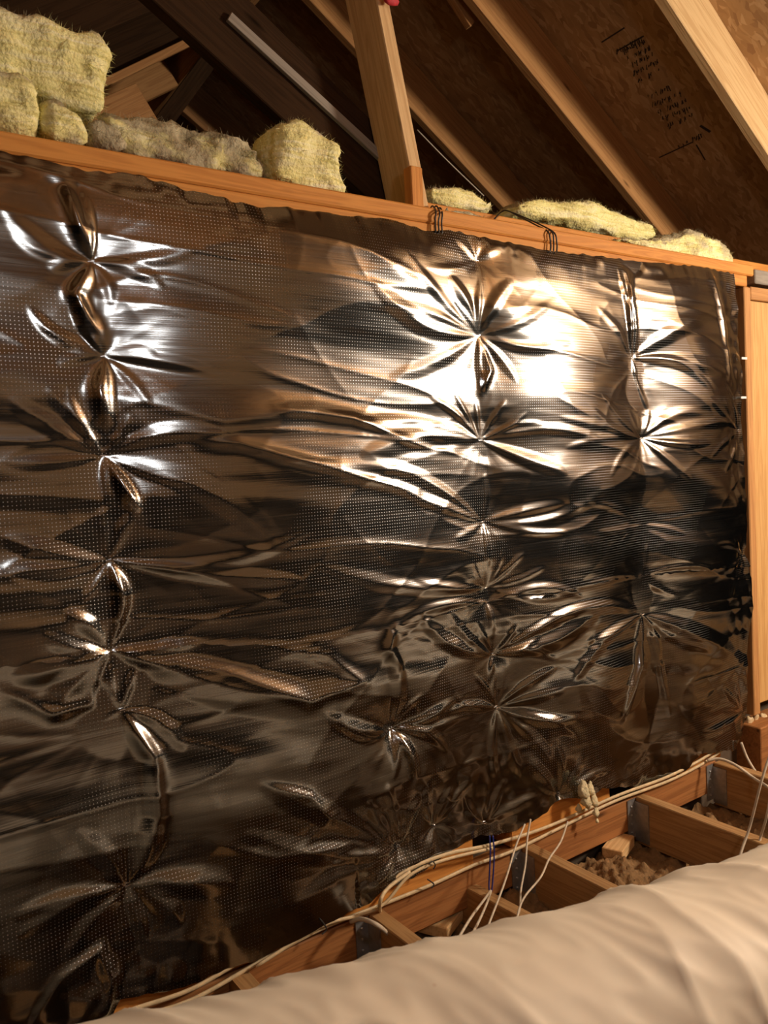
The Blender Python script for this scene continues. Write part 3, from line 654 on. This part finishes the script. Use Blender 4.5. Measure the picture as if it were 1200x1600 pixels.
# ------------------------------------------------------------------ insulation batts
def batt(name, pts, depth, y0, label, mat=None, skin=0.0, amp=1.0, seed=0, res=.011, parent=None, group='yellow insulation batts on the top plate'):
    """an outline traced on the plane y = y0 (eye-relative x,z) given real depth and torn, fluffy surfaces"""
    q = [at(px, py, y0) for px, py in pts]; q = [(a[0], a[2]) for a in q]
    xs = [a[0] for a in q]; zs = [a[1] for a in q]
    cx = sum(xs)/len(xs); cz = sum(zs)/len(zs)
    # superellipse-like solid: rings from the outline shrunk towards the middle at both ends of the depth
    bm = bmesh.new()
    # resample outline
    out = []; n = len(q)
    for i in range(n):
        a, b = q[i], q[(i+1) % n]; L = math.hypot(b[0]-a[0], b[1]-a[1]); m_ = max(1, int(L/res))
        for k_ in range(m_): out.append((a[0]+(b[0]-a[0])*k_/m_, a[1]+(b[1]-a[1])*k_/m_))
    for _ in range(2):
        out = [((out[i-1][0]+2*out[i][0]+out[(i+1) % len(out)][0])/4, (out[i-1][1]+2*out[i][1]+out[(i+1) % len(out)][1])/4) for i in range(len(out))]
    m_ = len(out)
    # medial-ish shrink: move each point towards its nearest point of a horizontal spine
    zlo, zhi = min(zs), max(zs); xlo, xhi = min(xs), max(xs); hh = (zhi-zlo)/2; hw = (xhi-xlo)/2
    if hw > hh: sp = lambda p: (min(max(p[0], xlo+hh*.8), xhi-hh*.8) if xhi-xlo > 1.6*hh else cx, cz)
    else: sp = lambda p: (cx, min(max(p[1], zlo+hw*.8), zhi-hw*.8))
    if hw > hh*2.2:      # long pieces: spine follows the local mid height
        def sp(p):
            x = min(max(p[0], xlo+hh*.6), xhi-hh*.6)
            col = [o_[1] for o_ in out if abs(o_[0]-x) < .03]
            return (x, (max(col)+min(col))/2 if col else cz)
    S = [sp(p) for p in out]
    prof = []
    nr = 9; nd = max(4, int(depth/res))
    for k_ in range(nr): 
        t = k_/nr; prof.append((math.sin(t*math.pi/2)**.5*1.0 if k_ else 0.0, (1-math.cos(t*math.pi/2))*.16))
    rings = []
    levels = [(s_, d_*min(depth, .25)) for s_, d_ in prof] + [(1.0, .16*min(depth, .25)+(depth-.32*min(depth, .25))*k_/nd) for k_ in range(nd+1)] + [(s_, depth-d_*min(depth, .25)) for s_, d_ in prof[::-1]]
    for s_, d_ in levels:
        rings.append([bm.verts.new((S[i][0]+(out[i][0]-S[i][0])*max(s_, .02), y0+d_, S[i][1]+(out[i][1]-S[i][1])*max(s_, .02)+EYE)) for i in range(m_)])
    for a, b in zip(rings, rings[1:]):
        for i in range(m_): bm.faces.new((a[i], a[(i+1) % m_], b[(i+1) % m_], b[i]))
    bm.faces.new(rings[0][::-1]); bm.faces.new(rings[-1])
    bmesh.ops.triangulate(bm, faces=[f for f in bm.faces if len(f.verts) > 4])
    bmesh.ops.recalc_face_normals(bm, faces=bm.faces); bm.normal_update()
    # fill the flat front with detail
    bmesh.ops.subdivide_edges(bm, edges=[e for e in bm.edges if e.calc_length() > res*1.7], cuts=1, use_grid_fill=True)
    bm.normal_update(); lay = bm.verts.layers.float.new('skin'); off = Vector((seed*3.7, seed*1.3, seed*2.1))
    disp = []
    for v in bm.verts:
        c = v.co+off
        big = mnoise.fractal(Vector((c.x*9, c.y*9, c.z*13)), .9, 2.0, 3)
        lay_ = mnoise.noise(Vector((c.x*7, c.y*7, c.z*55)))
        fine = mnoise.fractal(c*55, .75, 2.1, 4)
        fuzz = mnoise.noise(c*240)
        disp.append(v.normal*(.017*amp*big+.004*amp*lay_+.0045*amp*fine+.002*fuzz) + Vector((mnoise.noise(c*30), mnoise.noise(c*31+off), mnoise.noise(c*29)))*.006*amp)
        v[lay] = skin + .75*max(0, v.normal.z)**1.5 + .25*mnoise.noise(c*8)
    for v, d in zip(bm.verts, disp): v.co += d
    bm.normal_update()
    Rn = random.Random(seed); fs = [f for f in bm.faces if f.normal.y < .5]      # loose glass fibres standing off the surface
    for f in Rn.sample(fs, min(len(fs), 5200)):
        c = f.calc_center_median(); dr = (f.normal*.7+Vector((Rn.gauss(0, 1), Rn.gauss(0, 1), Rn.gauss(0, 1)))*.6).normalized()
        ln = Rn.uniform(.006, .018); sd = dr.cross(Vector((Rn.gauss(0, 1), Rn.gauss(0, 1), Rn.gauss(0, 1)))).normalized()*.00045
        bend = sd.cross(dr)*ln*Rn.uniform(-700, 700)
        a_, b_ = bm.verts.new(c-sd), bm.verts.new(c+sd); t_ = bm.verts.new(c+dr*ln+bend); sk = sum(v_[lay] for v_ in f.verts)/len(f.verts)
        for q_ in (a_, b_, t_): q_[lay] = sk
        bm.faces.new((a_, b_, t_))
    zmin = WT+EYE+.002
    o = obj_bm(name, bm, M['batt'], parent, True)
    tag(o, label, 'insulation', group); return o
BY = 1.545
batt('insulation_batt', [(-170, -40), (-60, -15), (0, 8), (60, 20), (110, 30), (160, 42), (176, 68), (172, 95), (166, 140), (164, 172), (140, 168), (100, 158), (50, 140), (0, 118), (-80, 105), (-170, 85)], .45, 1.56, 'topmost thick yellow batt of the stack at upper left', seed=1, skin=-.05)
batt('insulation_batt', [(-170, 85), (-60, 95), (0, 107), (30, 112), (50, 128), (64, 150), (68, 175), (66, 208), (30, 203), (-30, 192), (-170, 165)], .40, 1.53, 'bright yellow folded batt end at the left picture edge under the thick batt', seed=2, skin=.05)
batt('insulation_batt', [(62, 140), (90, 140), (112, 152), (134, 178), (143, 205), (141, 222), (110, 217), (78, 211), (70, 180)], .30, 1.54, 'leaning folded batt piece second from the left on the plate', seed=3, skin=.25, amp=1.1)
batt('insulation_batt', [(134, 192), (146, 176), (165, 178), (185, 198), (205, 235), (192, 234), (150, 225), (136, 222)], .25, 1.55, 'narrow grey-brown flap of batt right of the leaning piece', seed=4, skin=.75, amp=1.1)
batt('insulation_batt', [(160, 178), (210, 182), (250, 186), (300, 184), (340, 192), (372, 205), (398, 222), (424, 248), (428, 258), (400, 270), (360, 266), (300, 257), (240, 245), (190, 235), (175, 205)], .40, 1.56, 'long crumpled dirty brown-yellow batt left of the upright chunk', seed=5, skin=.55, amp=1.7)
batt('insulation_batt', [(436, 198), (446, 186), (462, 180), (486, 184), (512, 202), (530, 224), (532, 246), (534, 270), (548, 290), (546, 301), (500, 293), (460, 285), (438, 280), (434, 240)], .13, 1.545, 'upright bright yellow chunk of batt standing alone on the plate', seed=6, skin=-.1, amp=.9)
batt('insulation_batt', [(672, 292), (705, 288), (735, 297), (760, 306), (777, 322), (776, 332), (740, 327), (700, 320), (674, 316)], .30, 1.745, 'flat yellow batt just right of the leaning post', seed=7, skin=0, amp=.7)
batt('insulation_batt', [(694, 328), (712, 326), (730, 324), (752, 334), (768, 343), (760, 345), (720, 338), (694, 333)], .08, 1.60, 'low brownish shred of batt between plate and rail', seed=8, skin=.7, amp=.5)
batt('insulation_batt', [(806, 318), (830, 309), (870, 308), (910, 313), (945, 316), (965, 330), (990, 337), (1012, 342), (1024, 356), (1028, 372), (1000, 373), (950, 362), (900, 351), (850, 341), (812, 334)], .30, 1.745, 'long bright yellow batt lying on the rear rail', seed=9, skin=-.15, amp=.8)
batt('insulation_batt', [(958, 372), (1000, 370), (1040, 372), (1068, 360), (1090, 357), (1118, 366), (1140, 384), (1150, 408), (1148, 415), (1110, 409), (1060, 400), (1010, 388), (960, 380)], .20, 1.55, 'lumpy batt at the right end of the top plate', seed=10, skin=.3, amp=1.0)

# ------------------------------------------------------------------ cables
def on_beam(px, py, d=.012):   # a point just in front of the beam / on the joist tops
    q = at(px, py, WY-d-.004); return tuple(q)
CG = 'cream cables along the floor beam'
tag(tube('cable', [on_beam(*p, .020) for p in [(120, 1615), (200, 1580), (300, 1545), (400, 1488), (500, 1440), (560, 1408), (640, 1358), (700, 1334), (770, 1319), (860, 1290), (960, 1245), (1040, 1215), (1090, 1190), (1125, 1168)]], .0048, M['cable'], flat=.7), 'upper cream cable running the whole length of the floor beam', 'cable', CG)
tag(tube('cable', [on_beam(*p, .012) for p in [(110, 1630), (200, 1594), (300, 1562), (410, 1500), (500, 1452), (580, 1420), (670, 1384), (740, 1352), (800, 1330), (870, 1296), (960, 1252), (1045, 1220), (1100, 1192), (1133, 1168)]], .0048, M['cable'], flat=.7), 'lower cream cable running the whole length of the floor beam', 'cable', CG)
tag(tube('cable', [on_beam(*p, .026) for p in [(400, 1510), (500, 1448), (560, 1430), (600, 1412), (640, 1368), (690, 1345), (770, 1325)]], .0042, M['cable'], flat=.7), 'middle cream cable crossing between the two long ones', 'cable', CG)
q = [on_beam(640, 1362, .03), on_beam(606, 1388, .04), on_beam(594, 1410, .06), tuple(atz(596, 1432, -1.06)), tuple(atz(608, 1455, -1.12)), tuple(atz(612, 1475, -1.16))]
tag(tube('cable', q, .0042, M['cable']), 'cream cable curling down off the beam at the left joist', 'cable')
q = [on_beam(548, 1440, .02), on_beam(565, 1436, .05), on_beam(590, 1446, .09), tuple(atz(612, 1466, -1.06)), tuple(atz(634, 1492, -1.10)), tuple(atz(650, 1515, -1.14))]
tag(tube('cable', q, .0050, M['white_wire']), 'white cable arching from the beam to behind the duct near the left joist', 'cable')
q = [on_beam(1105, 1188, .02), on_beam(1125, 1186, .05), on_beam(1150, 1196, .1), tuple(at(1178, 1216, 1.34)), tuple(at(1200, 1230, 1.25)), tuple(at(1240, 1260, 1.2))]
tag(tube('cable', q, .0048, M['white_wire']), 'white cable drooping right from the lower foil corner', 'cable')
q = [at(1158, 1160, 1.47), at(1168, 1185, 1.45), at(1184, 1210, 1.40), at(1205, 1228, 1.36)]
tag(tube('cable', q, .0042, M['white_wire']), 'short white cable dropping from the foil corner to the drooping cable', 'cable')
q = [at(1206, 1170, 1.1), at(1190, 1220, 1.1), at(1172, 1290, 1.12), at(1157, 1335, 1.12), at(1150, 1375, 1.1)]
tag(tube('cable', q, .0034, M['white_wire']), 'left one of two thin wires hanging at the right picture edge', 'wire')
q = [at(1207, 1225, 1.1), at(1198, 1275, 1.1), at(1188, 1310, 1.12), at(1182, 1345, 1.1)]
tag(tube('cable', q, .0034, M['white_wire']), 'right one of two thin wires hanging at the right picture edge', 'wire')
WG = 'thin white wires hanging over the floor joists'
def wire(lb, pts, r=.0024): tag(tube('wire', [tuple(at(x, y, Y)) for x, y, Y in pts], r, M['white_wire'], seg=6), lb, 'wire', WG)
wire('straight white wire slanting down left of the middle joist', [(820, 1288, 1.44), (806, 1322, 1.40), (788, 1380, 1.32), (757, 1462, 1.22), (745, 1500, 1.18)])
wire('white wire hanging almost upright over the middle joist', [(829, 1280, 1.45), (824, 1310, 1.43), (821, 1350, 1.38), (814, 1390, 1.33), (811, 1425, 1.28), (796, 1450, 1.22), (786, 1480, 1.18)])
wire('white wire curving down from the tuft to the middle joist', [(887, 1284, 1.45), (876, 1315, 1.40), (858, 1342, 1.36), (845, 1370, 1.32), (822, 1398, 1.28), (812, 1418, 1.25), (805, 1450, 1.20), (800, 1480, 1.16)])
wire('left one of the two wires spreading below the blue tie', [(766, 1392, 1.44), (757, 1405, 1.40), (735, 1435, 1.30), (714, 1470, 1.22), (700, 1495, 1.18)], .003)
wire('right one of the two wires spreading below the blue tie', [(767, 1392, 1.44), (762, 1408, 1.40), (748, 1440, 1.30), (731, 1472, 1.22), (720, 1495, 1.18)], .003)
q = [(765, 1306), (766, 1330), (765, 1360), (764, 1388), (768, 1392), (771, 1360), (772, 1330), (770, 1306)]
tag(tube('blue_tie', [on_beam(*p, .034) for p in q], .0020, M['blue'], seg=6), 'dark blue tie looped round the cables below the foil', 'tie')
for lb, pts in (('cable clip left of the blue tie on the cables', [(670, 1350), (676, 1346), (680, 1352), (677, 1358)]),
                ('cable clip on the lower cable under the foil tab', [(668, 1374), (674, 1378), (678, 1382), (674, 1388)]),
                ('dark clip where the cables join at the lower left', [(500, 1436), (505, 1442), (510, 1452), (503, 1460)])):
    tag(tube('cable_clip', [on_beam(*p, .034) for p in pts], .0016, M['black_wire'], seg=6), lb, 'clip', 'cable clips on the beam')
# black wires looped over the top plate
def over(lb, pts, g, r=.0021): tag(tube('black_wire', [tuple(at(x, y, Y)) for x, y, Y in pts], r, M['black_wire'], seg=6), lb, 'wire', g)
g1 = 'black wires looped over the plate beside the post'
over('left black wire looped over the top plate at the foot of the post', [(672, 326, 1.60), (676, 322, 1.54), (681, 330, 1.493), (680, 345, 1.490), (681, 362, 1.488)], g1)
over('middle black wire looped over the top plate at the foot of the post', [(677, 326, 1.60), (682, 322, 1.54), (687, 332, 1.490), (685, 347, 1.488), (686, 363, 1.487)], g1)
over('right black wire looped over the top plate at the foot of the post', [(682, 328, 1.60), (688, 325, 1.54), (691, 334, 1.492), (690, 348, 1.490), (691, 364, 1.489)], g1)
g2 = 'black wires crossing the plate right of the post'
over('black wire running from the rail over the plate, leftmost drop', [(770, 345, 1.70), (788, 329, 1.69), (812, 339, 1.62), (838, 352, 1.54), (856, 362, 1.494), (860, 378, 1.490), (860, 392, 1.488)], g2)
over('black wire running from the rail over the plate, middle drop', [(792, 329, 1.69), (815, 338, 1.62), (842, 350, 1.54), (862, 362, 1.492), (865, 378, 1.488), (865, 392, 1.487)], g2)
over('black wire running from the rail over the plate, rightmost drop', [(795, 330, 1.69), (820, 340, 1.62), (846, 352, 1.54), (866, 364, 1.492), (870, 380, 1.490), (870, 393, 1.488)], g2)
for (x, y), lb in (((1153, 561), 'upper small white tag sticking out of the foil edge'), ((1152, 622), 'lower small white tag sticking out of the foil edge')):
    a = at(x, y, 1.49); tag(box('white_tag', (a[0]-.010, 1.470, a[2]-.0035), (a[0]+.020, 1.473, a[2]+.0035), M['white'], bev=0), lb, 'tag', 'white tags at the foil edge')

# torn insulation tuft below the foil, and the ball of scrap at the right
def tuft(name, pts, r, mat, label, cat, seed):
    e = None; bm = bmesh.new(); R = random.Random(seed)
    for (px, py, Y, rad) in pts:
        c = up(at(px, py, Y)); t = bmesh.ops.create_icosphere(bm, subdivisions=3, radius=rad)
        for v in t['verts']:
            v.co = Vector((v.co.x*.8, v.co.y*.6, v.co.z*1.25)); v.co += v.co.normalized()*rad*.6*mnoise.fractal(v.co*60+Vector((seed, 0, 0)), .8, 2, 3); v.co += c
    o = obj_bm(name, bm, mat, None, True); tag(o, label, cat); return o
tuft('insulation_tuft', [(912, 1236, 1.45, .020), (916, 1250, 1.445, .018), (928, 1250, 1.45, .014), (931, 1268, 1.455, .010), (933, 1282, 1.455, .006), (904, 1262, 1.46, .009), (922, 1232, 1.455, .014)], .02, M['tuft'], 'small torn tuft of insulation hanging at the foil edge over the beam', 'insulation', 4)
tuft('foil_scrap', [(1172, 1130, 1.52, .020), (1182, 1124, 1.52, .016), (1194, 1128, 1.52, .022), (1208, 1134, 1.52, .02)], .02, M['cable'], 'crumpled cream scrap on the ledge right of the foil corner', 'scrap', 6)
tag(box('ledge_board', (2.52, 1.46, -1.16), (3.2, 1.56, -.955), M['beam'], bev=.003), 'dark ledge board right of the lower foil corner', 'board')

# ------------------------------------------------------------------ insulated duct in the foreground
def duct():
    R0 = .16; zc = -.848; bm = bmesh.new(); rings = []
    s = np.linspace(-.75, 3.0, 520); n = 160
    for i, x in enumerate(s):
        y = 1.075-.405*x+.08*x*x; dy = -.405+.16*x; L = math.hypot(1, dy); tx, ty = 1/L, dy/L
        ring = []
        for k_ in range(n):
            a = 2*math.pi*k_/n
            arc = a*R0
            v = Vector((x*1.6+arc*5.0, arc*7-x*11.0, 1.0))
            w = -.017*abs(mnoise.noise(v*.8))**.6-.006*abs(mnoise.noise(v*1.9+Vector((3, 1, 0)))) + .006*mnoise.noise(Vector((x*3, arc*3, 4)))
            r = R0+.006+w
            nx_, ny_ = -ty, tx
            ring.append(bm.verts.new((x+nx_*math.cos(a)*r, y+ny_*math.cos(a)*r, zc+math.sin(a)*r+EYE)))
        rings.append(ring)
    for a, b in zip(rings, rings[1:]):
        for k_ in range(n): bm.faces.new((a[k_], a[(k_+1) % n], b[(k_+1) % n], b[k_]))
    bm.faces.new(rings[0]); bm.faces.new(rings[-1][::-1]); bmesh.ops.recalc_face_normals(bm, faces=bm.faces)
    o = obj_bm('insulated_duct', bm, M['duct'], None, True)
    tag(o, 'large cream-wrapped round duct across the bottom of the picture', 'duct')
duct()

# the work lamp's fitting, hung from a rafter outside the picture
e = empty('work_lamp', up(LAMP)); tag(e, 'caged work lamp hanging from a rafter at the right, outside the picture', 'lamp')
bm = bmesh.new(); bmesh.ops.create_cone(bm, cap_ends=True, segments=20, radius1=.03, radius2=.02, depth=.09)
o = obj_bm('lamp_socket', bm, M['black_wire'], e, True); o.location = (0, 0, .15)
zr = under_r(LAMP[0])-LAMP[2]
bm = bmesh.new(); bmesh.ops.create_cone(bm, cap_ends=True, segments=8, radius1=.004, radius2=.004, depth=max(.02, zr-.19))
o = obj_bm('lamp_cord', bm, M['black_wire'], e, True); o.location = (0, 0, .19+max(.02, zr-.19)/2)
